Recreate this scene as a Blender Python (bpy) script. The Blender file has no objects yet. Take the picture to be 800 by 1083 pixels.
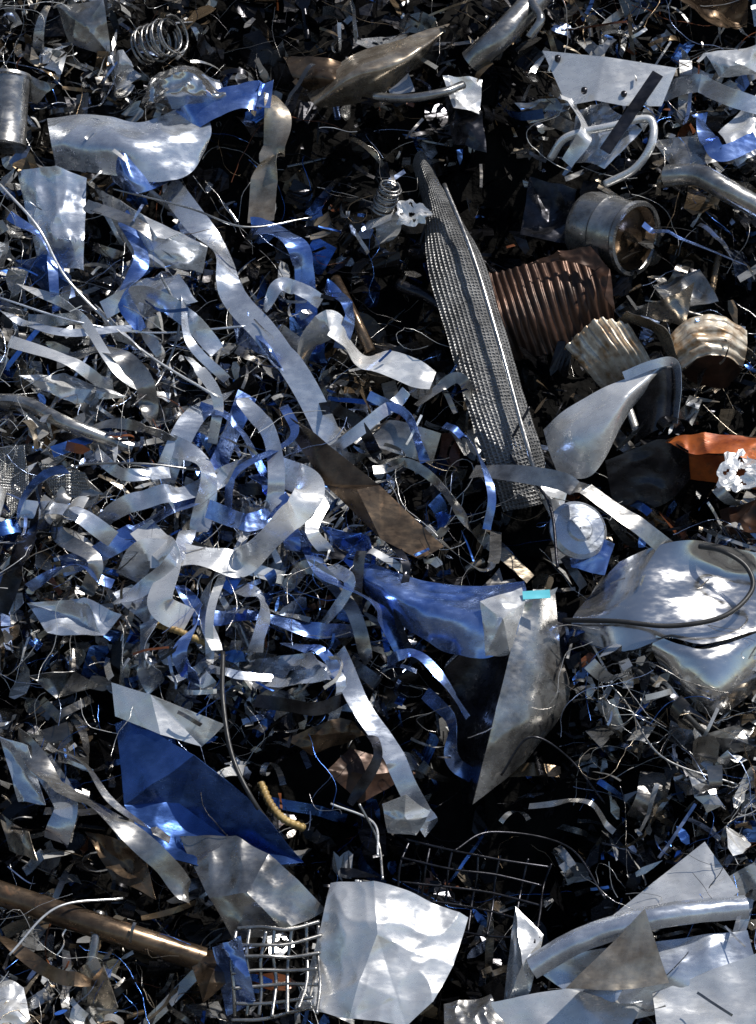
import bpy, math, random
import numpy as np
from mathutils import Vector, Matrix, noise, geometry
random.seed(7); rng=np.random.default_rng(11)
sc=bpy.context.scene
OB=25.0
S=0.004; D=14.0; A=math.radians(OB); cA,sA=math.cos(A),math.sin(A)
O=Vector((0,0,2.6)); H=Matrix.Translation(O)@Matrix.Rotation(math.radians(45),4,'X')

# ---- image pixels (right,down) of 4 mm, cast from the camera onto the heap face + height above the slope plane
def pixel_to_heap(px,py,h):
    px=np.asarray(px,float);py=np.asarray(py,float);h=np.asarray(h,float)
    X=(px-400)*S;Y=(541.5-py)*S
    y=(Y*(1-h*cA/D)-h*sA)/(cA-Y*sA/D)
    x=X*(D+y*sA-h*cA)/D
    return np.stack([x,y,h+0*x],-1)
# ---- heap relief
_w=[(rng.uniform(0,math.pi*2),rng.uniform(1.2,9),rng.uniform(0,6.28)) for _ in range(14)]
PITS=[(600,200,60,.3),(515,180,45,.35),(560,250,50,.3),(470,320,30,.25),(620,585,45,.2),(400,770,70,.25),(340,860,60,.3),(580,900,80,.35),(660,520,50,.3),(440,120,50,.3),(290,200,55,.22),(430,330,35,.25),(60,720,60,.2),(90,960,60,.15),(560,600,35,.3),(740,520,30,.2),(640,840,50,.2),(480,460,40,.25),(50,130,40,.15),(560,980,50,.2),(230,780,40,.2),(300,1060,50,.15),(520,560,40,.25),(450,880,50,.25)]
def relief(x,y):
    r=0*x
    for a,f,p in _w: r=r+ (0.06/f**0.55)*np.sin(f*(x*math.cos(a)+y*math.sin(a))+p)
    for px,py,rad,d in PITS:
        c=pixel_to_heap(px,py,0); r=r-d*np.exp(-(((x-c[0])**2+(y-c[1])**2)/(rad*S)**2))
    return r
_c=[(rng.uniform(0,math.pi*2),rng.uniform(8,26),rng.uniform(0,6.28)) for _ in range(16)]
def clump(x,y):
    r=0*x
    for a,f,p in _c: r=r+np.sin(f*(x*math.cos(a)+y*math.sin(a))+p)
    return r/2.8

# ---------------------------------------------------------------- materials
def nd(nt,t,**k):
    n=nt.nodes.new(t)
    for a,b in k.items():
        if a in n.inputs: n.inputs[a].default_value=b
        else: setattr(n,a,b)
    return n
def metal(name,c1,c2,rough=.35,met=.9,bump=.15,rust=0.0,scale=6,rustcol=(.13,.055,.022),pattern=None,attr=False):
    m=bpy.data.materials.new(name);m.use_nodes=True;nt=m.node_tree;L=nt.links
    b=nt.nodes['Principled BSDF']
    tc=nd(nt,'ShaderNodeTexCoord')
    n1=nd(nt,'ShaderNodeTexNoise');n1.inputs['Scale'].default_value=scale;n1.inputs['Detail'].default_value=2 if attr else 6;n1.inputs['Roughness'].default_value=.65
    L.new(tc.outputs['Object'],n1.inputs['Vector'])
    r1=nd(nt,'ShaderNodeValToRGB');r1.color_ramp.elements[0].position=.36;r1.color_ramp.elements[1].position=.62
    L.new(n1.outputs['Fac'],r1.inputs['Fac'])
    mx=nd(nt,'ShaderNodeMix',data_type='RGBA')
    L.new(r1.outputs['Color'],mx.inputs[0])
    if attr:
        at=nd(nt,'ShaderNodeAttribute',attribute_name='tint')
        L.new(at.outputs['Color'],mx.inputs[7])
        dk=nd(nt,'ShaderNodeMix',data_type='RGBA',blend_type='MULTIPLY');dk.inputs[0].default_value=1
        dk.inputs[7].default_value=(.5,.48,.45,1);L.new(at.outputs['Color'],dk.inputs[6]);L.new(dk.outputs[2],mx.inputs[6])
    else:
        mx.inputs[6].default_value=(*c1,1);mx.inputs[7].default_value=(*c2,1)
    n2=nd(nt,'ShaderNodeTexNoise');n2.inputs['Scale'].default_value=scale*1.7;n2.inputs['Detail'].default_value=3 if attr else 8;n2.inputs['Roughness'].default_value=.7;n2.inputs['Distortion'].default_value=0 if attr else .6
    L.new(tc.outputs['Object'],n2.inputs['Vector'])
    r2=nd(nt,'ShaderNodeValToRGB');p=.74-.42*rust;r2.color_ramp.elements[0].position=p;r2.color_ramp.elements[1].position=p+.12
    L.new(n2.outputs['Fac'],r2.inputs['Fac'])
    m2=nd(nt,'ShaderNodeMix',data_type='RGBA');L.new(r2.outputs['Color'],m2.inputs[0]);L.new(mx.outputs[2],m2.inputs[6]);m2.inputs[7].default_value=(*rustcol,1)
    L.new(m2.outputs[2],b.inputs['Base Color'])
    mm=nd(nt,'ShaderNodeMapRange');mm.inputs['To Min'].default_value=met;mm.inputs['To Max'].default_value=.1
    L.new(r2.outputs['Color'],mm.inputs['Value'])
    if attr:
        mu=nd(nt,'ShaderNodeMath',operation='MULTIPLY');L.new(mm.outputs[0],mu.inputs[0]);L.new(at.outputs['Alpha'],mu.inputs[1]);L.new(mu.outputs[0],b.inputs['Metallic'])
    else: L.new(mm.outputs[0],b.inputs['Metallic'])
    n3=nd(nt,'ShaderNodeTexNoise');n3.inputs['Scale'].default_value=40;n3.inputs['Detail'].default_value=2 if attr else 5
    mp=nd(nt,'ShaderNodeMapping');mp.inputs['Scale'].default_value=(.5,1.2,1);mp.inputs['Rotation'].default_value=(.2,.3,random.uniform(0,3))
    L.new(tc.outputs['Object'],mp.inputs['Vector']);L.new(mp.outputs[0],n3.inputs['Vector'])
    rr=nd(nt,'ShaderNodeMapRange');rr.inputs['From Min'].default_value=.3;rr.inputs['From Max'].default_value=.7;rr.inputs['To Min'].default_value=max(.05,rough-.08);rr.inputs['To Max'].default_value=rough+.14
    L.new(n3.outputs['Fac'],rr.inputs['Value'])
    ad=nd(nt,'ShaderNodeMath',operation='MULTIPLY_ADD');ad.inputs[1].default_value=.4;L.new(r2.outputs['Color'],ad.inputs[0]);L.new(rr.outputs[0],ad.inputs[2]);L.new(ad.outputs[0],b.inputs['Roughness'])
    bp=nd(nt,'ShaderNodeBump');bp.inputs['Strength'].default_value=bump if pattern else bump*.5;bp.inputs['Distance'].default_value=.02
    if pattern:
        uv=nd(nt,'ShaderNodeUVMap',uv_map='UVMap')
        sx=nd(nt,'ShaderNodeSeparateXYZ');L.new(uv.outputs[0],sx.inputs[0])
        outs=[]
        for ax,fr in pattern:
            q=nd(nt,'ShaderNodeMath',operation='MULTIPLY');q.inputs[1].default_value=fr;L.new(sx.outputs[ax],q.inputs[0])
            w=nd(nt,'ShaderNodeMath',operation='SINE');L.new(q.outputs[0],w.inputs[0]);outs.append(w)
        q=nd(nt,'ShaderNodeMath',operation='MAXIMUM');L.new(outs[0].outputs[0],q.inputs[0]);L.new(outs[1].outputs[0],q.inputs[1]);o=q
        q=nd(nt,'ShaderNodeMath',operation='MULTIPLY_ADD');q.inputs[1].default_value=.35;L.new(o.outputs[0],q.inputs[0]);L.new(n3.outputs['Fac'],q.inputs[2]);L.new(q.outputs[0],bp.inputs['Height'])
    elif attr:
        L.new(n3.outputs['Fac'],bp.inputs['Height'])
    else:
        q=nd(nt,'ShaderNodeMath',operation='MULTIPLY');q.inputs[1].default_value=.3;L.new(n3.outputs['Fac'],q.inputs[0])
        n4=nd(nt,'ShaderNodeTexNoise');n4.inputs['Scale'].default_value=6;n4.inputs['Detail'].default_value=1;L.new(tc.outputs['Object'],n4.inputs['Vector'])
        q2=nd(nt,'ShaderNodeMath',operation='MULTIPLY_ADD');q2.inputs[1].default_value=1.2;L.new(n4.outputs['Fac'],q2.inputs[0]);L.new(q.outputs[0],q2.inputs[2]);L.new(q2.outputs[0],bp.inputs['Height'])
    L.new(bp.outputs[0],b.inputs['Normal'])
    return m
M={}
M['alu']=metal('sheet_aluminium',(.68,.68,.68),(.88,.88,.87),.26,.6,.25,.07)
M['zinc']=metal('galvanised_steel',(.44,.48,.56),(.74,.78,.84),.24,.76,.25,.1)
M['blue']=metal('sky_tinted_steel',(.1,.21,.58),(.36,.5,.88),.2,.9,.25,.08)  # blue of the reflected sky is painted into the base colour
M['dblue']=metal('dull_blue_sheet',(.03,.075,.22),(.07,.15,.42),.24,.78,.3,.14)
M['steel']=metal('mill_steel',(.18,.175,.17),(.5,.49,.47),.25,.86,.25,.22)
M['inox']=metal('stainless_steel',(.68,.68,.68),(.78,.77,.76),.15,.94,.06,.0)
M['brown']=metal('oiled_brown_steel',(.06,.04,.028),(.2,.14,.09),.28,.8,.3,.35)
M['tan']=metal('heat_tinted_steel',(.24,.19,.14),(.56,.49,.39),.26,.76,.25,.22)
M['rust']=metal('rusted_steel',(.025,.016,.012),(.09,.045,.028),.38,.5,.4,.22,rustcol=(.22,.09,.04))
M['cream']=metal('weathered_cream_panel',(.3,.17,.07),(.82,.75,.62),.33,.35,.3,.34,11,rustcol=(.2,.075,.02))
M['orange']=metal('orange_rust',(.16,.03,.01),(.48,.12,.025),.42,.2,.4,.4)
M['dark']=metal('dark_steel',(.015,.015,.017),(.06,.06,.07),.26,.85,.3,.2)
M['rubber']=metal('black_cable',(.012,.012,.014),(.03,.03,.03),.4,0,.2,0)
M['yellow']=metal('yellow_tube',(.2,.12,.04),(.45,.32,.12),.5,.1,.2,.4)
M['cyan']=metal('cyan_edge',(.1,.5,.6),(.15,.6,.7),.4,.1,.1,0)
M['ribbed']=metal('ribbed_duct_steel',(.12,.12,.12),(.32,.32,.32),.42,.6,1,.2,pattern=[(0,400),(1,400)])
M['perf']=metal('pressed_mesh_steel',(.4,.4,.38),(.6,.6,.6),.35,.8,1,.1,pattern=[(0,620),(1,620)])
M['mass']=metal('mixed_scrap',(0,0,0),(0,0,0),.23,1.0,.12,.1,scale=5,attr=True)

# ---------------------------------------------------------------- builders
def mkobj(name,V,F,mat,smooth=True,th=0,uv=None,parent=None):
    V=np.asarray(V,float);c=V.mean(0)
    me=bpy.data.meshes.new(name);me.from_pydata((V-c).tolist(),[],F)
    if uv is not None:
        l=me.uv_layers.new(name='UVMap');idx=np.empty(len(me.loops),int);me.loops.foreach_get('vertex_index',idx)
        l.data.foreach_set('uv',np.asarray(uv,float)[idx].ravel())
    me.polygons.foreach_set('use_smooth',[smooth]*len(me.polygons));me.update()
    o=bpy.data.objects.new(name,me);sc.collection.objects.link(o)
    W=H@Matrix.Translation(Vector(c))
    if parent: o.parent=parent;o.matrix_parent_inverse=parent.matrix_world.inverted()
    o.matrix_world=W
    me.materials.append(M[mat] if isinstance(mat,str) else mat)
    if th:
        s=o.modifiers.new('thick','SOLIDIFY');s.thickness=th;s.offset=0
        e=o.modifiers.new('crisp','EDGE_SPLIT');e.split_angle=math.radians(30)
    return o
def group(name,px,py,h=.2):
    e=bpy.data.objects.new(name,None);sc.collection.objects.link(e);e.empty_display_size=.05
    e.matrix_world=H@Matrix.Translation(Vector(pixel_to_heap(px,py,h)));return e
def cr(P,n):
    P=np.asarray(P,float);k=len(P)
    if k==1:return np.repeat(P,n,0)
    Q=np.concatenate([[2*P[0]-P[1]],P,[2*P[-1]-P[-2]]])
    t=np.linspace(0,k-1,n);i=np.minimum(t.astype(int),k-2);f=(t-i).reshape((-1,)+(1,)*(P.ndim-1))
    a,b,c,d=Q[i],Q[i+1],Q[i+2],Q[i+3]
    return .5*(2*b+(c-a)*f+(2*a-5*b+4*c-d)*f**2+(3*b-a-3*c+d)*f**3)
def crump(V,amp,fr,seed):
    if not amp:return V
    V=V.copy()
    for i in range(len(V)):
        p=Vector(V[i])*fr+Vector((seed*7.3,seed*3.1,0))
        a=noise.noise(p*.6);b=abs(noise.noise(p*1.3+Vector((5,1,2))));c=abs(noise.noise(p*3.1))
        V[i,2]+=amp*(2.4*a+2.8*(.3-b)+.5*(.25-c))
        V[i,0]+=amp*.3*noise.noise(p*2+Vector((9,9,9)));V[i,1]+=amp*.3*noise.noise(p*2+Vector((19,4,9)))
    return V
COVER=[]
def gridF(nu,nv,off=0,closed=False):
    F=[]
    for i in range(nu-1):
        for j in range(nv if closed else nv-1):
            j2=(j+1)%nv;F.append((off+i*nv+j,off+i*nv+j2,off+(i+1)*nv+j2,off+(i+1)*nv+j))
    return F
_s=[0]
def loft(name,rows,mat,cr_amp=.006,fr=5,th=.002,nu=40,nv=40,parent=None,cover=True,corr=None):
    _s[0]+=1
    R=np.array([[pixel_to_heap(*p) for p in r] for r in rows])
    if cover:
        r=[(p[0],p[1]) for p in rows[0]]+[(q[-1][0],q[-1][1]) for q in rows[1:]]+[(p[0],p[1]) for p in rows[-1][::-1]]+[(q[0][0],q[0][1]) for q in rows[::-1][1:-1]]
        COVER.append((r,min(p[2] for q in rows for p in q)))
    G=np.array([cr(r,nv) for r in R]);G=cr(G,nu)
    if corr:
        axis,freq,amp=corr
        u=np.linspace(0,1,nu)[:,None];v=np.linspace(0,1,nv)[None,:]
        t=(u if axis==0 else v)+0*u+0*v
        G[:,:,2]+=amp*np.sign(np.sin(t*freq*6.283))*np.abs(np.sin(t*freq*6.283))**.6
    V=crump(G.reshape(-1,3),cr_amp,fr,_s[0])
    uu=np.linalg.norm(R[0,0]-R[-1,0]);vv=np.linalg.norm(R[0,0]-R[0,-1])
    uv=[(i/(nu-1)*uu,j/(nv-1)*vv) for i in range(nu) for j in range(nv)]
    return mkobj(name,V,gridF(nu,nv),mat,True,th,uv,parent)
def poly(name,outline,mat,inner=(),cr_amp=.005,fr=5,th=.002,sub=4,cover=True,parent=None):
    _s[0]+=1
    if cover:COVER.append(([(p[0],p[1]) for p in outline],min(p[2] for p in outline)))
    P=[pixel_to_heap(*p) for p in list(outline)+list(inner)]
    n=len(outline)
    r=geometry.delaunay_2d_cdt([Vector(p[:2]) for p in P],[],[list(range(n))],1,1e-6)
    hs={(round(p[0],4),round(p[1],4)):p[2] for p in P}
    V=[(v.x,v.y,hs.get((round(v.x,4),round(v.y,4)),.25)) for v in r[0]]
    F=[tuple(f) for f in r[2]]
    V=[np.array(v) for v in V]
    for _ in range(sub):
        ed={};NF=[]
        def mid(a,b):
            k=(min(a,b),max(a,b))
            if k not in ed: V.append((V[a]+V[b])/2);ed[k]=len(V)-1
            return ed[k]
        for a,b,c in F:
            x,y,z=mid(a,b),mid(b,c),mid(c,a);NF+=[(a,x,z),(x,b,y),(z,y,c),(x,y,z)]
        F=NF
    V=crump(np.array(V),cr_amp,fr,_s[0])
    return mkobj(name,V,F,mat,True,th,V[:,:2],parent)
def ribbon(name,pts,w,mat,cup=0,amp=.001,th=.0015,parent=None,cover=False,nw=5,kink=0):
    """pts: (pixel x,pixel y,h,roll deg[,width scale])"""
    _s[0]+=1
    pts=[tuple(p)+(0,)*(4-len(p)) if len(p)<4 else tuple(p) for p in pts]
    P=np.array([pixel_to_heap(*p[:3]) for p in pts]);n=max(20,len(pts)*12)
    roll=cr(np.array([[p[3]] for p in pts]),n)[:,0]*math.pi/180
    ws=cr(np.array([[p[4] if len(p)>4 else 1] for p in pts]),n)[:,0]
    C=cr(P,n)
    if kink:   # creases: piecewise-linear bends in height and roll
        kk=sorted(random.sample(range(2,n-2),min(kink,n-4)));xs_=[0]+kk+[n-1]
        C[:,2]+=np.interp(range(n),xs_,[random.uniform(-.03,.03) for _ in xs_]);roll=roll+np.interp(range(n),xs_,[random.uniform(-.5,.5) for _ in xs_])
        C=np.concatenate([C[:1],(C[:-2]+C[1:-1]+C[2:])/3,C[-1:]])
    T=np.gradient(C,axis=0);T/=np.linalg.norm(T,axis=1)[:,None]+1e-9
    Z=np.array([0,0,1.]);W0=np.cross(Z,T)
    W0/=np.linalg.norm(W0,axis=1)[:,None]+1e-6
    N0=np.cross(T,W0)
    W=W0*np.cos(roll)[:,None]+N0*np.sin(roll)[:,None];Nn=np.cross(T,W)
    s=np.linspace(-.5,.5,nw);wm=w*S
    V=(C[:,None,:]+W[:,None,:]*(s[None,:,None]*wm*ws[:,None,None])+Nn[:,None,:]*(cup*wm*(s**2*4)[None,:,None])).reshape(-1,3)
    V=crump(V,amp,8,_s[0])
    L=np.concatenate([[0],np.cumsum(np.linalg.norm(np.diff(C,axis=0),axis=1))])
    uv=[(L[i],s[j]*wm) for i in range(n) for j in range(nw)]
    if cover:
        a=[(p[0]-w/2,p[1]) for p in pts];b=[(p[0]+w/2,p[1]) for p in pts];COVER.append((a+b[::-1],.15))
    return mkobj(name,V,gridF(n,nw),mat,True,th,uv,parent)
def strip(pts,w,mat): return ribbon('steel_strip',pts,w,mat,kink=len(pts)+1,amp=.001)
def tube(name,pts,r,mat,k=10,th=0,parent=None,n=None,flat=1.0,ribs=0):
    P=np.array([pixel_to_heap(*p[:3]) for p in pts]);n=n or max(12,len(pts)*10)
    C=cr(P,n);T=np.gradient(C,axis=0);T/=np.linalg.norm(T,axis=1)[:,None]+1e-9
    a=np.cross(T[0],[0,0,1.]);a/=np.linalg.norm(a)+1e-9
    V=[]
    for i in range(n):
        a=a-T[i]*(a@T[i]);a/=np.linalg.norm(a)+1e-9;b=np.cross(T[i],a);rr=r*(1+.14*math.sin(i*1.57)*(ribs>0))
        for j in range(k):
            q=j/k*6.28318;V.append(C[i]+rr*S*(a*math.cos(q)+flat*b*math.sin(q)))
    F=gridF(n,k,closed=True)
    if not th: F+= [tuple(range(k))[::-1],tuple((n-1)*k+j for j in range(k))]
    L=np.concatenate([[0],np.cumsum(np.linalg.norm(np.diff(C,axis=0),axis=1))])
    uv=[(L[i],j/k*6.283*r*S) for i in range(n) for j in range(k)]
    return mkobj(name,V,F,mat,True,th,uv,parent)
def lathe(name,c,axis,prof,mat,k=40,th=.002,parent=None,dent=.004):
    _s[0]+=1
    c=pixel_to_heap(*c);a=Vector(axis).normalized();x=a.orthogonal().normalized();y=a.cross(x);V=[]
    for r,z in prof:
        for j in range(k):
            q=j/k*6.28318;V.append(c+np.array(a)*z*S+r*S*(np.array(x)*math.cos(q)+np.array(y)*math.sin(q)))
    V=crump(np.array(V),dent,6,_s[0])
    return mkobj(name,V,gridF(len(prof),k,closed=True),mat,True,th,None,parent)

# ---------------------------------------------------------------- the large, recognisable scrap pieces
loft('bent_sheet_metal',[[(50,124,.2),(100,122,.26),(150,128,.3),(198,112,.24),(212,108,.26)],[(54,150,.26),(105,150,.34),(158,156,.36),(205,140,.3),(224,138,.3)],[(60,180,.16),(112,186,.26),(160,193,.3),(198,186,.28),(218,160,.26)]],'zinc',.012,4)
strip([(190,132,.27,20),(228,108,.35,-10),(262,98,.38,0),(288,102,.36,25)],36,'blue')
strip([(286,98,.37,-60),(294,125,.33,-30),(290,155,.3,20),(280,190,.26,30),(276,235,.24,0)],30,'tan')
strip([(266,238,.25,30),(300,250,.3,-15),(320,275,.3,20),(325,345,.2,40)],24,'blue')
loft('coiled_sheet_offcut',[[(110,150,.26),(125,145,.36),(150,150,.3)],[(115,175,.24),(135,185,.36),(160,180,.28)],[(120,192,.2),(145,205,.3),(185,190,.24)]],'blue',.004)
strip([(178,196,.2,40),(205,232,.24,25),(236,270,.27,-30),(246,310,.28,10),(290,365,.32,-8),(325,415,.3,8),(362,490,.2,-5)],27,'zinc')
strip([(318,398,.16,70),(328,362,.3,50),(350,344,.38,10),(366,362,.34,-40),(382,382,.28,-20),(410,384,.32,10),(458,404,.28,0)],30,'alu')
strip([(165,528,.2,0),(182,482,.3,35),(205,440,.32,5),(240,412,.24,-30)],24,'zinc')
strip([(137,612,.2,55),(155,586,.32,20),(205,588,.36,-35),(250,596,.36,20),(282,575,.4,60),(320,532,.44,25),(326,512,.38,-30),(292,498,.26,-50)],31,'alu')
strip([(60,600,.2,0),(100,585,.26,30),(150,555,.28,-30),(215,520,.3,10),(240,470,.25,40),(262,420,.2,0)],22,'blue')
strip([(345,480,.28,10),(385,452,.34,20),(430,416,.3,-10)],13,'zinc')
strip([(365,455,.18,-30),(410,462,.27,20),(462,478,.25,10)],34,'steel')
strip([(205,655,.26,30),(270,652,.3,-40),(330,664,.3,20),(385,668,.25,50)],17,'blue')
strip([(358,690,.3,50),(378,740,.35,-20),(412,790,.37,0),(432,832,.35,25),(456,876,.25,0)],21,'zinc')
strip([(450,730,.25,10),(478,762,.32,70),(478,800,.28,10),(500,820,.2,0)],15,'blue')
strip([(130,625,.2,-30),(158,650,.3,40),(150,690,.32,70),(165,725,.2,0)],24,'zinc')
strip([(262,560,.2,0),(225,640,.34,20),(222,700,.3,-20)],9,'alu')
strip([(500,498,.25,0),(560,503,.35,20),(610,515,.42,0),(665,552,.42,-25),(712,582,.36,0)],19,'steel')
strip([(35,480,.25,0),(36,530,.33,30),(20,590,.33,20),(0,645,.25,0)],20,'dark')
strip([(180,720,.2,0),(215,705,.25,10),(250,712,.28,0),(320,717,.2,0)],9,'zinc')
strip([(700,95,.25,0),(735,90,.33,30),(800,110,.3,0),(830,120,.2,0)],20,'zinc')
strip([(525,560,.2,0),(520,600,.3,40),(490,590,.32,60),(450,560,.2,0)],12,'steel')
strip([(40,800,.2,0),(70,850,.25,30),(60,890,.2,10)],26,'zinc')
TS=[([(90,215),(150,240),(190,275)],16,'steel'),([(300,430),(310,465),(250,500),(240,540)],12,'blue'),([(120,640),(180,600),(200,560)],15,'zinc'),
([(320,560),(345,610),(395,640),(430,690)],18,'blue'),([(230,690),(215,640),(240,600),(300,610)],12,'alu'),([(100,560),(140,530),(200,520),(260,490)],18,'zinc'),
([(255,420),(285,460),(292,520),(270,560)],17,'zinc'),([(400,560),(430,600),(420,650),(440,700)],10,'dark'),([(60,470),(110,450),(150,455),(190,470)],14,'steel'),
([(150,260),(190,300),(200,360),(240,400)],11,'zinc'),([(20,300),(80,330),(130,400),(180,420)],9,'alu'),([(300,620),(330,600),(370,640),(390,700)],14,'steel'),
([(395,500),(430,490),(470,520),(500,560)],12,'steel'),([(345,300),(370,330),(360,370)],12,'blue'),([(330,430),(370,440),(400,480)],11,'dark'),
([(410,700),(440,690),(470,720),(495,760)],13,'blue'),([(330,700),(360,720),(350,770)],10,'zinc'),([(70,520),(60,560),(100,590),(90,630)],18,'steel'),
([(440,430),(480,400),(500,420)],10,'steel'),([(470,450),(500,470),(520,520),(515,560)],7,'blue'),([(190,620),(210,650),(190,690),(205,720)],15,'blue'),
([(10,360),(70,380),(120,410)],11,'alu'),([(0,330),(60,350),(140,350)],8,'zinc'),([(270,740),(330,750),(380,730)],11,'dark'),([(380,760),(400,800),(370,850)],12,'dark'),
([(600,100),(620,140),(600,170)],14,'alu'),([(740,120),(760,160),(800,150)],18,'blue'),([(680,240),(720,250),(790,280)],8,'blue'),([(150,560),(180,590),(170,640),(200,660)],22,'alu'),
([(20,780),(60,830),(110,860),(170,910),(200,950)],18,'steel'),([(50,790),(90,810),(120,850),(180,890)],12,'steel'),([(0,990),(60,1030),(110,1040)],12,'brown'),([(560,850),(620,850),(650,880)],7,'steel'),([(660,700),(700,730),(760,770)],7,'dark'),
([(280,330),(300,300),(340,320)],14,'zinc'),([(210,430),(250,450),(280,500)],14,'blue'),([(350,520),(330,560),(350,590)],14,'alu'),([(100,480),(130,500),(180,500)],14,'zinc'),([(250,620),(280,640),(270,690)],14,'zinc'),([(30,620),(80,600),(120,620)],14,'blue'),([(390,420),(430,440),(450,490)],9,'blue'),([(200,380),(230,420),(225,470)],14,'alu'),([(300,680),(340,690),(370,730)],10,'blue'),([(10,230),(50,260),(60,330)],12,'blue'),
([(110,330),(150,310),(190,330),(230,370)],16,'zinc'),([(60,380),(110,370),(150,400),(160,450)],18,'steel'),([(130,230),(150,270),(130,310),(150,350)],14,'blue'),([(270,500),(300,530),(310,580)],20,'blue'),([(180,470),(220,500),(210,560)],18,'zinc'),([(20,540),(70,540),(120,570)],18,'zinc'),([(220,540),(260,550),(300,540)],16,'blue'),([(350,600),(370,620),(340,660)],14,'zinc')]
for k,(p,w,m) in enumerate(TS):
    n=len(p);strip([(a,b,.22+.12*math.sin(math.pi*(i+.3)/(n-.4))+random.uniform(0,.05),random.uniform(-60,60)) for i,(a,b) in enumerate(p)],w*random.uniform(.8,1.3),m)
poly('rusty_blade',[(288,430,.28),(330,456,.38),(402,514,.42),(470,578,.34),(444,592,.34),(403,570,.38),(344,512,.34)],'brown',[(378,518,.47)],.004)
ribbon('ribbed_duct',[(444,160,.12,0,.3),(462,205,.2,0,.5),(482,265,.28,-4,1),(505,340,.32,-6,1.05),(528,420,.32,-6,1.05),(548,480,.28,-4,1),(562,535,.18,0,.9)],60,'ribbed',cup=-.3,amp=.006,th=.004,cover=True,nw=17)
tube('steel_rod',[(470,195,.3),(500,270,.36),(530,370,.38),(560,480,.35),(575,530,.26)],2.5,'steel')
tube('steel_rod',[(355,295,.2),(375,335,.28),(392,372,.24)],6,'brown')
def spring(name,a,b,r,turns,wr,mat):
    a=pixel_to_heap(*a);b=pixel_to_heap(*b);ax=Vector(b-a).normalized();x=ax.orthogonal().normalized();y=ax.cross(x);n=turns*16;V=[];k=6
    for i in range(n):
        t=i/(n-1);q=t*turns*6.283;rad=np.array(x)*math.cos(q)+np.array(y)*math.sin(q);c=a+(b-a)*t+rad*r*S*(1+.12*math.sin(q*.37))
        for j in range(k):
            g=j/k*6.283;V.append(c+wr*S*(rad*math.cos(g)+np.array(ax)*math.sin(g)))
    return mkobj(name,V,gridF(n,k,closed=True),mat)
spring('coil_spring',(152,50,.2),(186,36,.32),20,9,1.5,'steel')
spring('coil_spring',(404,222,.22),(414,196,.34),11,10,1.3,'steel')
lathe('steel_can',(8,118,.26),(0.05,1,.25),[(1,-42),(22,-42),(24,-40),(23,-38),(22,0),(22,36),(24,38),(23,41),(18,41),(17,38),(1,38)],'steel',dent=.004)
g=group('steel_drum',650,245)
lathe('shell',(648,246,.24),(.72,-.5,.5),[(1,-40),(30,-40),(37,-36),(39,-30),(38,-6),(40,-3),(38,0),(38,26),(41,30),(40,34),(36,34)],'steel',parent=g,dent=.008)
lathe('lid',(648,246,.24),(.72,-.5,.5),[(1,22),(20,24),(30,21),(35,31)],'brown',parent=g)
loft('rusty_corrugated_sheet',[[(508,292,.16),(560,280,.26),(632,262,.32)],[(520,338,.2),(575,326,.28),(645,308,.32)],[(536,385,.1),(590,372,.18),(652,350,.2)]],'rust',.01,4,corr=(1,14,.006),nu=50,nv=190)
poly('torn_rusty_edge',[(560,280,.33),(590,266,.38),(625,260,.4),(645,283,.4),(650,330,.32),(640,318,.36),(630,286,.37),(600,276,.36)],'rust',[],.014,9,cover=False)
loft('curved_corrugated_panel',[[(598,366,.24),(630,338,.36),(664,342,.36)],[(622,392,.24),(652,368,.36),(686,376,.34)],[(642,416,.16),(672,398,.26),(704,412,.2)]],'cream',.008,6,corr=(1,7,.008),nu=40,nv=150)
loft('rusty_folded_bracket',[[(652,338,.3),(690,352,.33),(712,385,.3)],[(664,330,.42),(702,348,.44),(718,378,.36)]],'tan',.014,8,cover=False)
g=group('crushed_ribbed_canister',745,370)
loft('top_face',[[(708,356,.3),(728,338,.36),(760,334,.38),(790,350,.32)],[(714,374,.34),(736,358,.41),(766,356,.42),(790,370,.34)],[(722,392,.32),(744,378,.38),(770,378,.38),(786,388,.3)]],'cream',.008,8,corr=(0,4,.006),nu=90,nv=50,parent=g)
loft('front_face',[[(722,392,.32),(744,378,.38),(770,378,.38),(786,388,.3)],[(728,404,.16),(746,408,.2),(766,410,.2),(778,402,.14)]],'rust',.01,8,parent=g)
loft('end_face',[[(708,356,.3),(714,374,.34),(722,392,.32)],[(700,368,.12),(710,388,.14),(726,404,.14)]],'tan',.006,parent=g)
g=group('flared_sheet_shroud',635,450)
loft('skirt',[[(575,455,.2),(600,432,.3),(645,408,.38),(690,392,.42),(714,388,.38)],[(582,480,.22),(610,462,.34),(645,440,.42),(672,416,.42),(695,405,.36)],[(592,506,.18),(622,505,.26),(640,485,.3),(655,455,.32),(672,425,.3)]],'alu',.006,3,nu=50,nv=60,parent=g)
loft('hood',[[(714,388,.38),(716,410,.34),(712,450,.3)],[(696,395,.44),(700,420,.38),(694,455,.32)],[(672,425,.31),(676,448,.26),(670,470,.22)]],'dark',.004,3,parent=g)  # hood coloured dark to hold the shadow inside the shroud
ribbon('return_lip',[(660,398,.42,20),(690,386,.45,30),(713,384,.42,50),(718,410,.38,60),(714,448,.32,60)],10,'zinc',parent=g)
g=group('rusty_steel_box',740,490)
loft('lid',[[(700,465,.26),(750,458,.34),(815,462,.34)],[(728,478,.34),(770,482,.38),(815,492,.36)]],'orange',.014,6,parent=g)
loft('front',[[(728,479,.33),(770,483,.37),(815,493,.35)],[(730,505,.18),(770,512,.2),(815,520,.2)]],'orange',.006,parent=g)
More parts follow.
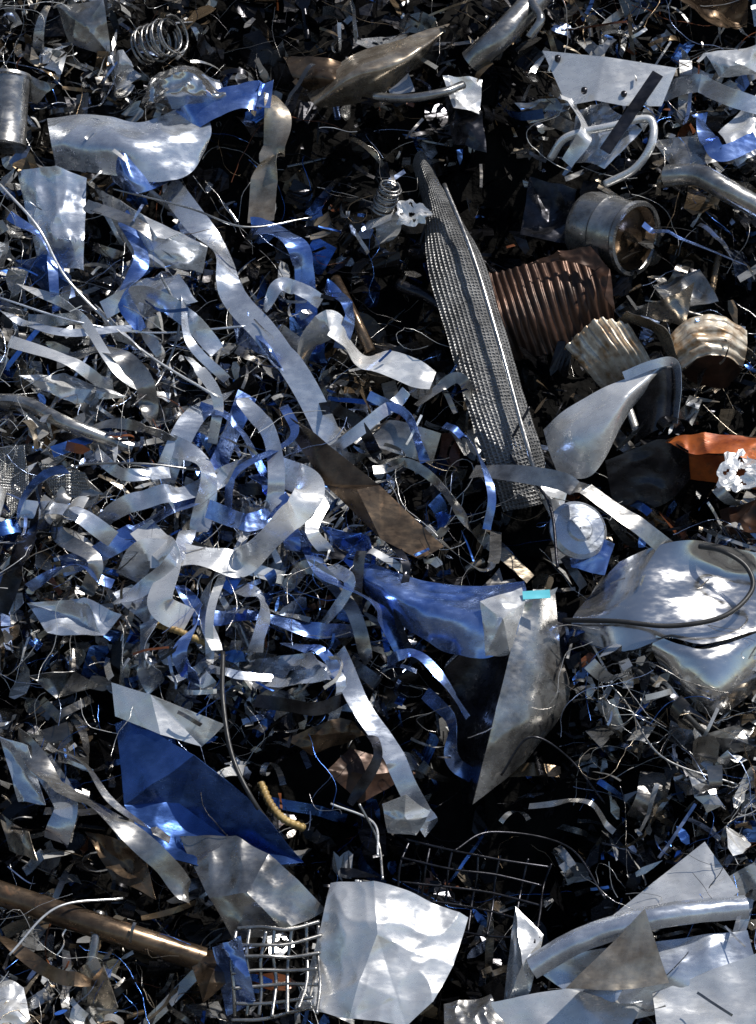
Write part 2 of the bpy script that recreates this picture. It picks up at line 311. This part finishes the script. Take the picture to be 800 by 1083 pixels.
loft('shadow_panel',[[(640,488,.2),(700,466,.26),(728,479,.33)],[(650,540,.06),(700,535,.1),(730,507,.17)]],'dark',.01,parent=g)  # dark sheet added where the box's shadow falls
def plate(name,px,py,h,r,mat,rot=0,tilt=.2,parent=None):
    n=42;V=[];F=[]
    ang=[i/n*6.283 for i in range(n)]
    for ring in (.2,.36,.5,.62,.75,.88,1.0):
        for a in ang:
            rr=r*ring*(1+.12*math.sin(a*3+rot)+.1*math.sin(a*8+rot)+.07*math.sin(a*11))
            V.append(pixel_to_heap(px+rr*math.cos(a),py+rr*math.sin(a)*.8,h+tilt*rr*S*math.sin(a+rot)))
    for i in range(6):
        for j in range(n):
            if ((j+i)%11<2) and i in (2,3): continue
            F.append((i*n+j,i*n+(j+1)%n,(i+1)*n+(j+1)%n,(i+1)*n+j))
    return mkobj(name,crump(np.array(V),.016,10,rot+3),F,mat,False,.004,None,parent)
plate('aluminium_casting',784,500,.42,26,'alu',.5)
plate('aluminium_casting',436,226,.34,18,'alu',1.7,.5)
lathe('steel_disc',(613,560,.3),(.3,-.1,1),[(1,3),(12,3),(14,1),(27,1),(31,-3),(30,-8)],'zinc',dent=.004)
g=group('stainless_basin',725,660)
loft('dished_top',[[(655,596,.24),(690,580,.34),(730,572,.4),(775,580,.42),(830,592,.36)],
                  [(632,622,.2),(680,612,.36),(735,606,.34),(780,612,.33),(835,620,.38)],
                  [(606,655,.24),(665,650,.4),(720,640,.4),(775,640,.36),(832,648,.38)],
                  [(610,678,.22),(660,690,.36),(705,676,.42),(745,682,.44),(800,668,.4)]],'inox',.01,2.2,nu=60,nv=70,parent=g)
loft('rim_wall',[[(694,672,.42),(722,682,.44),(750,686,.44),(800,670,.4)],[(690,688,.38),(722,696,.43),(756,700,.44),(802,684,.38)],[(704,715,.3),(728,730,.36),(760,734,.38),(800,712,.32)],[(716,738,.18),(738,752,.26),(765,755,.26),(800,730,.22)]],'inox',.006,3,parent=g)
loft('lip',[[(606,655,.24),(612,676,.25),(660,690,.36),(696,674,.42)],[(604,664,.14),(612,684,.15),(660,700,.26),(692,688,.3)]],'inox',.003,3,parent=g,cover=False)
tube('black_cable',[(596,656,.3),(650,657,.44),(710,662,.47),(765,652,.48),(795,625,.46),(790,600,.46),(765,583,.46),(740,578,.4)],2.6,'rubber')
tube('black_cable',[(640,690,.3),(690,720,.35),(730,760,.35),(770,800,.2)],3,'rubber')
loft('crumpled_sheet_metal',[[(360,590,.24),(410,602,.33),(460,616,.36),(505,620,.34),(555,616,.42)],[(380,612,.3),(420,630,.42),(468,645,.44),(512,650,.46),(556,634,.46)],[(388,628,.26),(432,664,.33),(472,690,.32),(510,697,.4),(542,690,.38)]],'blue',.014,3.4,nu=60,nv=60)
poly('torn_sheet_corner',[(508,636,.5),(530,628,.5),(552,620,.48),(556,636,.5),(540,690,.43),(514,694,.43)],'alu',[(532,655,.55)],.014,7,cover=False)
g=group('broken_steel_box',545,745)
loft('lit_side',[[(552,640,.42),(570,634,.4),(587,628,.34)],[(540,690,.42),(568,690,.36),(593,688,.26)],[(520,770,.38),(560,765,.3),(601,742,.18)],[(500,850,.24),(530,828,.2),(556,806,.12)]],'steel',.006,4,nu=60,parent=g)
loft('painted_shade_side',[[(470,706,.26),(510,674,.34),(552,640,.42)],[(476,740,.16),(510,715,.28),(540,690,.418)],[(482,790,.1),(502,780,.22),(520,770,.378)],[(490,850,.08),(496,850,.14),(500,850,.238)]],'dark',.006,4,nu=60,parent=g)  # left face away from the sun; its shade is put into the dark material
loft('top_edge',[[(470,706,.28),(530,655,.4),(587,628,.36)],[(474,699,.28),(532,647,.41),(590,621,.37)]],'zinc',.001,parent=g,cover=False)
ribbon('cyan_plastic_trim',[(553,630,.5,0),(582,628,.5,0)],9,'cyan',amp=.001,th=.004)
poly('blue_painted_sheet',[(122,765,.2),(140,760,.24),(205,800,.34),(262,842,.38),(322,914,.24),(240,922,.3),(158,905,.2),(132,850,.22)],'dblue',[(190,850,.18),(240,885,.2)],.018,3.5)
poly('white_sheet_offcut',[(118,722,.26),(160,736,.34),(238,766,.33),(214,790,.26),(170,778,.3),(122,758,.24)],'alu',[],.008,4)
poly('grey_sheet_offcut',[(190,885,.2),(250,885,.3),(285,905,.36),(346,962,.28),(300,985,.3),(248,995,.24),(222,950,.3),(205,915,.28)],'steel',[(262,945,.38)],.016,4)
poly('crumpled_aluminium_sheet',[(350,936,.3),(395,934,.42),(440,948,.38),(496,970,.34),(480,1020,.38),(458,1062,.34),(430,1090,.3),(370,1080,.36),(313,1068,.26),(335,1000,.3)],'alu',[(400,990,.44),(440,1010,.39),(380,1040,.42),(420,1060,.34),(360,980,.36)],.024,3.2,sub=5)
poly('white_sheet_offcut',[(745,892,.3),(782,944,.36),(740,975,.36),(690,985,.3),(648,968,.24)],'alu',[],.01,3)
ribbon('folded_steel_channel',[(560,1022,.34,0),(620,990,.42,5),(700,966,.46,0),(792,956,.42,0)],24,'zinc',cup=-.35,amp=.003,cover=True,nw=9)
poly('brown_sheet_offcut',[(598,1046,.38),(682,962,.48),(708,1040,.42),(650,1048,.42)],'tan',[],.01,4)
poly('white_sheet_offcut',[(570,1030,.25),(600,1010,.3),(680,1000,.3),(790,985,.34),(800,1020,.34),(760,1060,.3),(640,1085,.22)],'zinc',[(700,1030,.34)],.018,3)
poly('white_sheet_offcut',[(690,1050,.34),(820,1000,.4),(830,1100,.34),(700,1110,.34)],'alu',[],.016,3)
poly('grey_sheet_offcut',[(520,1060,.24),(600,1046,.28),(680,1062,.3),(660,1100,.3),(520,1110,.2)],'alu',[],.014,4)
def grate(name,c,ux,uy,nx,ny,r,mat,h,tilt=.1):
    g=group(name,*c,h)
    for i in range(nx+1):
        t=i/nx
        tube('bar_%d'%i,[(c[0]+ux[0]*t+uy[0]*s+random.uniform(-4,4),c[1]+ux[1]*t+uy[1]*s+random.uniform(-4,4),h+tilt*(t-.5)*s+.04*math.sin(i*.6+s*4)) for s in (0,.33,.66,1)],r,mat,6,parent=g)
    for i in range(ny+1):
        t=i/ny
        tube('cross_bar_%d'%i,[(c[0]+uy[0]*t+ux[0]*s+random.uniform(-4,4),c[1]+uy[1]*t+ux[1]*s+random.uniform(-4,4),h+.008+tilt*(s-.5)*t+.04*math.sin(s*3+t*4)) for s in (0,.33,.66,1)],r,mat,6,parent=g)
grate('welded_wire_grate',(250,985),(88,-8),(-4,92),6,6,1.9,'steel',.33)
grate('welded_wire_grate',(430,890),(150,25),(-12,80),6,4,1.3,'dark',.2)
tube('rusty_pipe',[(-20,938,.24),(60,965,.28),(130,988,.29),(215,1015,.2)],12,'brown',14,.004)
tube('steel_pipe',[(-20,424,.26),(25,426,.33),(75,450,.36),(140,474,.28)],7,'steel',12,.003)
tube('steel_pipe',[(706,186,.3),(740,186,.38),(770,202,.4),(830,236,.3)],12,'steel',14,.003)
tube('steel_pipe',[(498,66,.24),(530,38,.33),(572,-6,.3)],14,'steel',14,.004)
tube('bent_tube_frame',[(560,40,.36),(572,20,.4),(562,2,.36)],5,'steel')
tube('bent_tube_frame',[(582,168,.25),(600,145,.33),(645,134,.38),(686,126,.4),(690,150,.4),(672,178,.33),(640,195,.25)],4.5,'alu')
tube('bent_tube_frame',[(395,102,.33),(430,104,.38),(468,98,.4),(490,90,.36)],5,'steel')
tube('yellow_ribbed_tube',[(276,828,.24),(286,850,.26),(300,866,.27),(322,876,.22)],4,'yellow',ribs=1,k=12,n=56)
tube('yellow_ribbed_tube',[(165,660,.28),(190,668,.31),(222,682,.27)],3.5,'yellow',ribs=1,n=50)
tube('black_cable',[(236,690,.3),(236,740,.36),(246,800,.38),(270,850,.36),(300,890,.2)],2.4,'rubber')
tube('steel_pipe',[(90,1060,.2),(100,1000,.3),(106,965,.28)],5,'steel')
tube('steel_pipe',[(420,300,.1),(470,330,.1),(500,420,.1)],7,'dark')
for k,(p,r,m) in enumerate([([(0,195),(40,240),(75,300),(150,370),(230,420)],1.5,'alu'),([(0,315),(80,340),(160,352),(260,345)],1.3,'zinc'),([(170,290),(190,340),(170,400),(140,430)],1.4,'steel'),([(380,850),(400,890),(405,930)],1.4,'steel'),([(350,850),(395,870),(400,905)],1.2,'alu'),
  ([(120,200),(200,220),(260,240),(330,230)],1.2,'steel'),([(530,820),(560,780),(600,800),(640,850)],1.2,'dark'),([(10,1010),(60,960),(130,950)],1.3,'alu'),([(480,900),(520,880),(600,895),(640,950)],1.2,'dark'),([(560,430),(540,480),(580,530),(590,600)],1.6,'dark'),([(620,700),(660,740),(700,800),(780,830)],1.2,'steel'),([(0,560),(60,500),(140,490),(230,500)],1.2,'steel')]):
    n=len(p);tube('loose_wire',[(a,b,.34+.06*math.sin(i*1.7+k)) for i,(a,b) in enumerate(p)],r,m,6)
loft('curved_brown_shell',[[(325,98,.24),(370,60,.3),(430,40,.34),(476,26,.28)],[(332,108,.33),(375,82,.42),(430,62,.44),(468,36,.34)],[(345,114,.24),(390,106,.26),(425,84,.3),(462,44,.24)]],'tan',.01,4)
loft('curved_brown_shell',[[(300,60,.2),(340,62,.3),(390,70,.24)],[(310,80,.26),(350,84,.36),(380,92,.3)],[(330,100,.2),(350,104,.24),(378,104,.2)]],'brown',.01,5)
loft('shiny_crumpled_foil',[[(150,108,.2),(165,78,.3),(200,72,.34),(232,84,.3)],[(152,112,.24),(175,98,.38),(205,95,.42),(240,100,.36)],[(162,116,.2),(185,116,.28),(215,118,.26),(238,116,.2)]],'inox',.02,9)
g=group('drilled_mounting_plate',645,80)
poly('plate',[(574,54,.34),(640,60,.4),(716,72,.42),(700,112,.36),(660,112,.38),(630,106,.36),(600,112,.3)],'alu',[],.002,3,parent=g)
for i,(a,b) in enumerate([(590,62),(640,68),(700,80),(660,100),(618,96)]): lathe('bolt_%d'%i,(a,b,.36+i*.012 if i<3 else .385),(0,0,1),[(3.4,-2),(3.4,3),(2,4),(.2,4)],'dark',12,0,parent=g,dent=0)
ribbon('flat_bar',[(640,160,.38,0),(696,78,.46,0)],13,'dark',th=.008)
D1=[('steel',[(545,108,.2),(590,105,.28),(600,118,.3),(560,128,.2)]),('zinc',[(610,120,.22),(640,110,.3),(680,135,.33),(640,178,.26),(600,170,.2)]),('steel',[(690,150,.25),(740,140,.33),(770,165,.3),(720,185,.22)]),
('alu',[(760,140,.2),(800,100,.3),(820,150,.28),(780,175,.22)]),('alu',[(468,82,.3),(510,84,.33),(508,120,.3),(480,112,.28)]),('alu',[(745,60,.2),(800,50,.3),(805,80,.3),(760,85,.24)]),
('zinc',[(18,182,.2),(60,178,.3),(92,190,.3),(88,285,.3),(40,275,.2)]),('alu',[(100,200,.2),(150,225,.33),(220,262,.3),(215,290,.24),(150,285,.3)]),
('dblue',[(15,275,.2),(60,270,.3),(75,300,.3),(50,310,.2)]),('steel',[(0,460,.2),(60,480,.3),(110,520,.3),(60,535,.2)]),('perf',[(0,475,.3),(26,470,.36),(32,520,.36),(0,560,.28)]),('perf',[(40,490,.26),(90,500,.34),(105,530,.28),(60,530,.24)]),
('zinc',[(30,640,.22),(90,632,.3),(130,650,.3),(110,672,.25),(50,670,.22)]),('alu',[(20,400,.2),(70,395,.24),(135,420,.28),(80,428,.2)]),('alu',[(405,850,.3),(430,842,.38),(455,860,.34),(440,885,.3),(410,880,.26)]),
('alu',[(530,1083,.2),(545,960,.24),(575,990,.26),(560,1050,.25)]),('steel',[(470,1060,.2),(520,1050,.3),(540,1100,.3),(470,1100,.2)]),('brown',[(90,880,.2),(150,895,.3),(165,950,.3),(120,930,.22)]),
('tan',[(80,1060,.2),(110,1020,.33),(125,1065,.3),(100,1090,.24)]),('alu',[(0,1030,.28),(25,1045,.33),(35,1090,.3),(-20,1100,.26)]),('steel',[(0,100,.2),(30,80,.3),(60,90,.3),(40,112,.2)]),
('alu',[(120,60,.2),(130,50,.3),(142,72,.3),(122,80,.2)]),('steel',[(60,8,.2),(110,0,.3),(118,60,.25),(75,50,.2)]),('dark',[(470,100,.2),(510,120,.3),(515,160,.3),(480,150,.2)]),('brown',[(790,0,.2),(700,-10,.3),(760,30,.3),(790,28,.2)]),
('alu',[(560,505,.2),(600,520,.25),(590,560,.24)]),('blue',[(600,560,.2),(650,575,.28),(640,610,.25),(605,600,.2)]),('steel',[(650,330,.2),(700,318,.28),(735,300,.3),(725,345,.2)]),('zinc',[(250,700,.2),(330,690,.26),(350,720,.28),(270,730,.2)]),
('blue',[(240,300,.2),(262,330,.3),(300,390,.28),(250,360,.2)]),('alu',[(100,320,.25),(125,345,.33),(150,372,.3),(120,360,.22)]),('blue',[(340,560,.25),(390,570,.33),(400,600,.3),(360,590,.22)]),('steel',[(30,715,.2),(80,712,.26),(110,725,.2),(60,738,.2)]),
('zinc',[(0,780,.2),(30,790,.3),(48,850,.3),(20,850,.2)]),('brown',[(200,1010,.2),(240,1000,.3),(250,1030,.3),(215,1060,.2)]),('blue',[(225,1000,.3),(255,990,.36),(270,1060,.3),(240,1075,.28)]),('tan',[(0,860,.2),(30,880,.3),(40,910,.3),(10,900,.2)]),
('rust',[(760,540,.2),(800,530,.28),(815,560,.3),(770,565,.2)]),('dark',[(560,640,.1),(600,650,.15),(610,720,.1),(590,700,.1)]),('steel',[(740,780,.2),(800,760,.28),(805,790,.3),(760,800,.2)]),('rust',[(440,820,.15),(370,790,.2),(345,815,.24),(380,850,.2)]),
('steel',[(690,300,.2),(740,285,.3),(760,320,.28),(710,330,.2)]),('dark',[(560,190,.1),(610,200,.16),(600,260,.1),(550,250,.05)]),('brown',[(300,780,.2),(360,760,.28),(400,775,.26),(330,800,.2)]),('zinc',[(130,300,.24),(190,290,.32),(210,320,.3),(150,335,.22)])]
for mat,o in D1:
    nm={'alu':'aluminium_sheet_offcut','zinc':'galvanised_sheet_offcut','steel':'steel_sheet_offcut','blue':'sky_tinted_sheet_offcut','dblue':'blue_painted_offcut','perf':'pressed_mesh_panel','brown':'brown_sheet_offcut','tan':'tan_sheet_offcut','rust':'rusty_sheet_offcut','dark':'dark_sheet_offcut'}[mat]  # 'blue' sheets carry sky reflection in their colour
    cx=sum(p[0] for p in o)/len(o);cy=sum(p[1] for p in o)/len(o);gx,gy=random.uniform(-.5,.5),random.uniform(-.5,.5)
    o=[(p[0],p[1],p[2]+gx*(p[0]-cx)*S+gy*(p[1]-cy)*S) for p in o]
    poly(nm,o,mat,[(cx,cy,sum(p[2] for p in o)/len(o)+random.uniform(-.04,.08))],.016,6)

# ---------------------------------------------------------------- masses of small scrap (vectorised strips / wires)
def inpoly(x,y,P):
    c=np.zeros(len(x),bool);j=len(P)-1
    for i in range(len(P)):
        xi,yi=P[i];xj,yj=P[j]
        if yi!=yj:
            k=((yi>y)!=(yj>y))&(x<(xj-xi)*(y-yi)/(yj-yi)+xi);c^=k
        j=i
    return c
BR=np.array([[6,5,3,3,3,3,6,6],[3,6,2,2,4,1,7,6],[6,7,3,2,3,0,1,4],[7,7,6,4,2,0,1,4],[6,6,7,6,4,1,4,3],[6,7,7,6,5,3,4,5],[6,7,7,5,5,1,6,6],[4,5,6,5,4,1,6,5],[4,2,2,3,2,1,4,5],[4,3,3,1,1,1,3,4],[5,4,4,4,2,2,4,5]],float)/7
BL=np.array([[2,2,2,1,1,1,2,2],[4,5,4,4,3,1,3,4],[6,6,6,5,4,2,3,4],[7,7,7,5,4,1,1,3],[5,5,7,6,4,2,1,1],[4,6,7,7,6,3,5,3],[3,6,7,7,6,4,5,4],[3,6,7,7,7,3,4,3],[5,7,6,6,6,4,5,5],[3,4,4,5,5,4,5,4],[1,2,3,4,4,3,4,5]],float)/7  # regional share of the blue that stands in for sky reflection
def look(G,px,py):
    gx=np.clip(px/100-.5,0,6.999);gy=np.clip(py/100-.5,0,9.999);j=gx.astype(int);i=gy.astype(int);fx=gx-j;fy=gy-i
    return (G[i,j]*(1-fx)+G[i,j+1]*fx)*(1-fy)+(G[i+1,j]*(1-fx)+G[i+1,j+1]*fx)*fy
def place(N,hlo,hhi,dens=True,margin=330,cl=0,over=False):
    px=rng.uniform(-margin,800+margin,N);py=rng.uniform(-260,1083+330,N)
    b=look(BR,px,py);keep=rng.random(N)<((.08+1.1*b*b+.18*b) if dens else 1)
    h=rng.uniform(hlo,hhi,N)
    if not over:
      for P,mh in COVER:
        x=np.array([p[0] for p in P]);y=np.array([p[1] for p in P])
        ins=inpoly(px,py,P)
        h=np.where(ins,np.minimum(h,mh-.16),h);keep&=~(ins&(rng.random(N)<.5))
    c=pixel_to_heap(px,py,0)
    if cl: keep&=(clump(c[:,0],c[:,1])+rng.normal(0,.35,N))>-.6+cl*(1-1.3*b)
    px,py,h,c=px[keep],py[keep],h[keep],c[keep]
    rel=relief(c[:,0],c[:,1])*(0 if over else 1)
    return px,py,pixel_to_heap(px,py,h+rel)
def rot(v,a,t):
    c=np.cos(t)[:,None];s=np.sin(t)[:,None];return v*c+np.cross(a,v)*s+a*(np.sum(a*v,1)[:,None])*(1-c)
def frames(n,tz,zn):
    a=rng.uniform(0,6.283,n);T=np.stack([np.cos(a),np.sin(a),rng.normal(0,tz,n)],1);T/=np.linalg.norm(T,axis=1)[:,None]
    N=np.stack([rng.normal(0,zn,n),rng.normal(0,zn,n),np.ones(n)],1);W=np.cross(N,T);W/=np.linalg.norm(W,axis=1)[:,None];return T,W
PAL=[((.9,.9,.89),.52),((.68,.69,.7),.8),((.46,.58,.88),.9),((.1,.24,.7),.92),((.3,.29,.28),.9),((.04,.04,.045),.9),((.26,.19,.12),.75),((.2,.07,.03),.2),((.5,.43,.34),.76)]  # the two blues tint pieces with reflected sky
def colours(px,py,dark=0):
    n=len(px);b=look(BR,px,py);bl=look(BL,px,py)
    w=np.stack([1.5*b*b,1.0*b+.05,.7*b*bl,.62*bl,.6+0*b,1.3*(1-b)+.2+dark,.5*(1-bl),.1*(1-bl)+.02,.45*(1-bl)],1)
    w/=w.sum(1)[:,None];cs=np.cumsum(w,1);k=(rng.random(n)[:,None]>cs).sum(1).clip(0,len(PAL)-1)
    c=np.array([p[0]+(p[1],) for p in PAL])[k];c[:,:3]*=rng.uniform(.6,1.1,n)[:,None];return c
def mass(name,V,F,C,mat='mass',smooth=True):
    me=bpy.data.meshes.new(name);nv=len(V);k=F.shape[1]
    me.vertices.add(nv);me.vertices.foreach_set('co',V.ravel());me.loops.add(F.size);me.loops.foreach_set('vertex_index',F.ravel().astype(np.int32))
    me.polygons.add(len(F));me.polygons.foreach_set('loop_start',np.arange(0,F.size,k,dtype=np.int32))
    me.update(calc_edges=True);me.validate()
    at=me.color_attributes.new('tint','FLOAT_COLOR','POINT');at.data.foreach_set('color',C.ravel())
    me.polygons.foreach_set('use_smooth',[smooth]*len(me.polygons))
    o=bpy.data.objects.new(name,me);sc.collection.objects.link(o);o.matrix_world=H;me.materials.append(M[mat]);return o
def strips(name,N,h,L,w,k,tw,segs,tz=.25,zn=.6,taper=0,mode='strip',dark=0,flat=.6,dens=True,wander=0,cl=0,over=False,smooth=True):
    px,py,P=place(N,*h,dens=dens,cl=cl,over=over);n=len(px);T,W=frames(n,tz,zn)
    ln=rng.uniform(*L,n)*rng.uniform(.5,1,n);wd=rng.uniform(*w,n);kk=rng.normal(0,k,n);tt=rng.normal(0,tw,n);ds=ln/segs
    pos=P.copy();path=[];Ws=[];Ts=[]
    kc=kk.copy()
    for i in range(segs+1):
        path.append(pos.copy());Ws.append(W.copy());Ts.append(T.copy())
        if wander: kc=.6*kc+.4*kk+rng.normal(0,wander,n)+ (rng.random(n)<.08)*rng.normal(0,25,n)*(mode=='strip')
        T=rot(T,W,kc*ds);W=rot(W,T,tt*ds)
        if wander and mode!='strip':
            Nn=np.cross(T,W);T=rot(T,Nn,rng.normal(0,wander,n)*ds)
        T/=np.linalg.norm(T,axis=1)[:,None];W-=T*np.sum(W*T,1)[:,None];W/=np.linalg.norm(W,axis=1)[:,None]
        pos=pos+T*ds[:,None]
    path=np.array(path);Ws=np.array(Ws);Ts=np.array(Ts);path-=(path.mean(0)-P)[None]
    path[:,:,2]=P[None,:,2]+(path[:,:,2]-P[None,:,2])*flat
    if mode=='strip':
        pr=np.ones((segs+1,n))
        if taper:
            pr=rng.uniform(1-taper,1,(segs+1,n));pr[0]*=rng.uniform(.1,1,n);pr[-1]*=rng.uniform(.1,1,n)
        hw=(wd[None]*pr/2)[:,:,None];sh=rng.uniform(-taper,taper,(segs+1,n,1))*.3*wd[None,:,None]*Ts if taper else 0
        V=np.stack([path-Ws*hw+sh,path+Ws*hw],2);kx=2
    else:
        Nn=np.cross(Ts,Ws);kx=4 if mode=='wire' else 9
        V=np.stack([path+(wd[None,:,None]/2)*(Ws*math.cos(j/kx*6.283)+Nn*math.sin(j/kx*6.283)) for j in range(kx)],2)
    V=V.transpose(1,0,2,3).reshape(-1,3)
    base=(np.arange(n)*(segs+1)*kx)[:,None,None]+(np.arange(segs)*kx)[None,:,None]
    j=np.arange(1 if kx==2 else kx)[None,None,:];j2=(j+1)%kx
    F=np.stack([base+j,base+j2,base+kx+j2,base+kx+j],-1).reshape(-1,4)
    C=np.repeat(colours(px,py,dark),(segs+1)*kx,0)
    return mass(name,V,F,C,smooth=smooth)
strips('dark_swarf_mass',22000,(-.04,.05),(.03,.1),(.005,.018),30,15,5,.5,1.2,dark=14,dens=False)  # black swarf, its tone deepened to stand in for shade in the gaps
strips('dark_sheet_mass',3200,(-.03,.12),(.1,.32),(.05,.18),6,3,5,.4,.8,taper=.5,dark=9,dens=False,flat=.9,smooth=False)  # filler sheets; the blackness of shaded voids is put into their colour
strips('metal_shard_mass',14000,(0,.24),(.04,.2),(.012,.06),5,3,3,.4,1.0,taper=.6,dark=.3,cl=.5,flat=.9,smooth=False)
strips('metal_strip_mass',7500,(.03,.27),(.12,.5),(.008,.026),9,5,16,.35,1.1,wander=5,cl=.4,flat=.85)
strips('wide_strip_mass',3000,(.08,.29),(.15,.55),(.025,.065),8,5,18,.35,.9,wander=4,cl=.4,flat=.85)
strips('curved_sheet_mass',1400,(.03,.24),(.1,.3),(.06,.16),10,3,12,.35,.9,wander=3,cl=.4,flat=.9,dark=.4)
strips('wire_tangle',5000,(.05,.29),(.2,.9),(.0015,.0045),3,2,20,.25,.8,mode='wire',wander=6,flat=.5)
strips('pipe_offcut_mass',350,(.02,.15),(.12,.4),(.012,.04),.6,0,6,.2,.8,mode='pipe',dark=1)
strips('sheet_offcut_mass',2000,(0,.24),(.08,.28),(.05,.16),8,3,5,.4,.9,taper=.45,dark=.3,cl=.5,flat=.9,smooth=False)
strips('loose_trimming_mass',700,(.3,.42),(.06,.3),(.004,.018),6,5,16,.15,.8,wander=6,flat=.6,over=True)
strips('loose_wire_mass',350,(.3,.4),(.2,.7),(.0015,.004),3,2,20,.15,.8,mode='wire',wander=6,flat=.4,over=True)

# ---------------------------------------------------------------- heap body and ground
def soil(name,c1,c2,sc_,bump):
    m=bpy.data.materials.new(name);m.use_nodes=True;nt=m.node_tree;L=nt.links;b=nt.nodes['Principled BSDF']
    tc=nd(nt,'ShaderNodeTexCoord');n=nd(nt,'ShaderNodeTexNoise');n.inputs['Scale'].default_value=sc_;n.inputs['Detail'].default_value=10;L.new(tc.outputs['Object'],n.inputs['Vector'])
    r=nd(nt,'ShaderNodeValToRGB');r.color_ramp.elements[0].position=.35;r.color_ramp.elements[1].position=.7;r.color_ramp.elements[0].color=(*c1,1);r.color_ramp.elements[1].color=(*c2,1)
    L.new(n.outputs['Fac'],r.inputs['Fac']);L.new(r.outputs['Color'],b.inputs['Base Color']);b.inputs['Roughness'].default_value=.9;b.inputs['Specular IOR Level'].default_value=.1
    bp=nd(nt,'ShaderNodeBump');bp.inputs['Strength'].default_value=bump;bp.inputs['Distance'].default_value=.05;L.new(n.outputs['Fac'],bp.inputs['Height']);L.new(bp.outputs[0],b.inputs['Normal']);return m
xs=np.linspace(-9,9,301);ys=np.linspace(-3.4,9,261);X,Y=np.meshgrid(xs,ys)
base=2.6+Y;crest=5.6
Z=np.minimum(base,crest)-np.maximum(0,Y-4)*.9
ed=np.clip((np.abs(X)-5.5)/3,0,1);Z=Z*(1-ed*ed*(3-2*ed))
Z=Z+relief(X,Y*1.41421)*1.41*np.clip(1-ed,0,1)+rng.normal(0,.008,X.shape)-.05
V=np.stack([X,Y,Z],-1).reshape(-1,3)
nx=len(xs);F=[(i*nx+j,i*nx+j+1,(i+1)*nx+j+1,(i+1)*nx+j) for i in range(len(ys)-1) for j in range(nx-1)]
me=bpy.data.meshes.new('scrap_heap');me.from_pydata(V.tolist(),[],F);me.materials.append(soil('gap_shade_dirt',(.003,.003,.003),(.01,.009,.008),9,1))  # near-black dirt; the darkness of the gaps is put into its colour
o=bpy.data.objects.new('scrap_heap',me);sc.collection.objects.link(o)
me=bpy.data.meshes.new('ground');me.from_pydata([(-900,-900,0),(900,-900,0),(900,900,0),(-900,900,0)],[],[(0,1,2,3)]);me.materials.append(soil('yard_concrete',(.05,.048,.045),(.13,.125,.115),.6,.3))
o=bpy.data.objects.new('ground',me);sc.collection.objects.link(o)

# ---------------------------------------------------------------- light, sky, camera
Lh=Vector((.46,.58,.6)).normalized();Lw=(H.to_3x3()@Lh).normalized()
el=math.asin(Lw.z);az=math.atan2(Lw.x,Lw.y)
sd=bpy.data.lights.new('sun','SUN');sd.energy=5;sd.angle=math.radians(.5);sd.color=(1,.96,.9)
so=bpy.data.objects.new('sun',sd);sc.collection.objects.link(so);so.rotation_euler=Lw.to_track_quat('Z','Y').to_euler();so.location=Lw*30
w=bpy.data.worlds.new('World');sc.world=w;w.use_nodes=True;nt=w.node_tree
sk=nt.nodes.new('ShaderNodeTexSky');sk.sky_type='NISHITA';sk.sun_disc=False;sk.sun_elevation=el;sk.sun_rotation=az;sk.ozone_density=2.5;sk.air_density=1;sk.dust_density=.3
bg=nt.nodes['Background'];nt.links.new(sk.outputs[0],bg.inputs[0]);bg.inputs[1].default_value=.08
cam=bpy.data.cameras.new('camera');co=bpy.data.objects.new('camera',cam);sc.collection.objects.link(co);sc.camera=co
ce=math.radians(45-OB);dirc=Vector((0,-math.cos(ce),math.sin(ce)))
co.location=O+dirc*D;co.rotation_euler=dirc.to_track_quat('Z','Y').to_euler()
cam.sensor_fit='VERTICAL';cam.sensor_height=24;cam.lens=12/(541.5*S/D);cam.clip_end=3000
vs=sc.view_settings;vs.view_transform='Standard';vs.look='None';vs.exposure=0
print('verts',sum(len(m.vertices) for m in bpy.data.meshes))
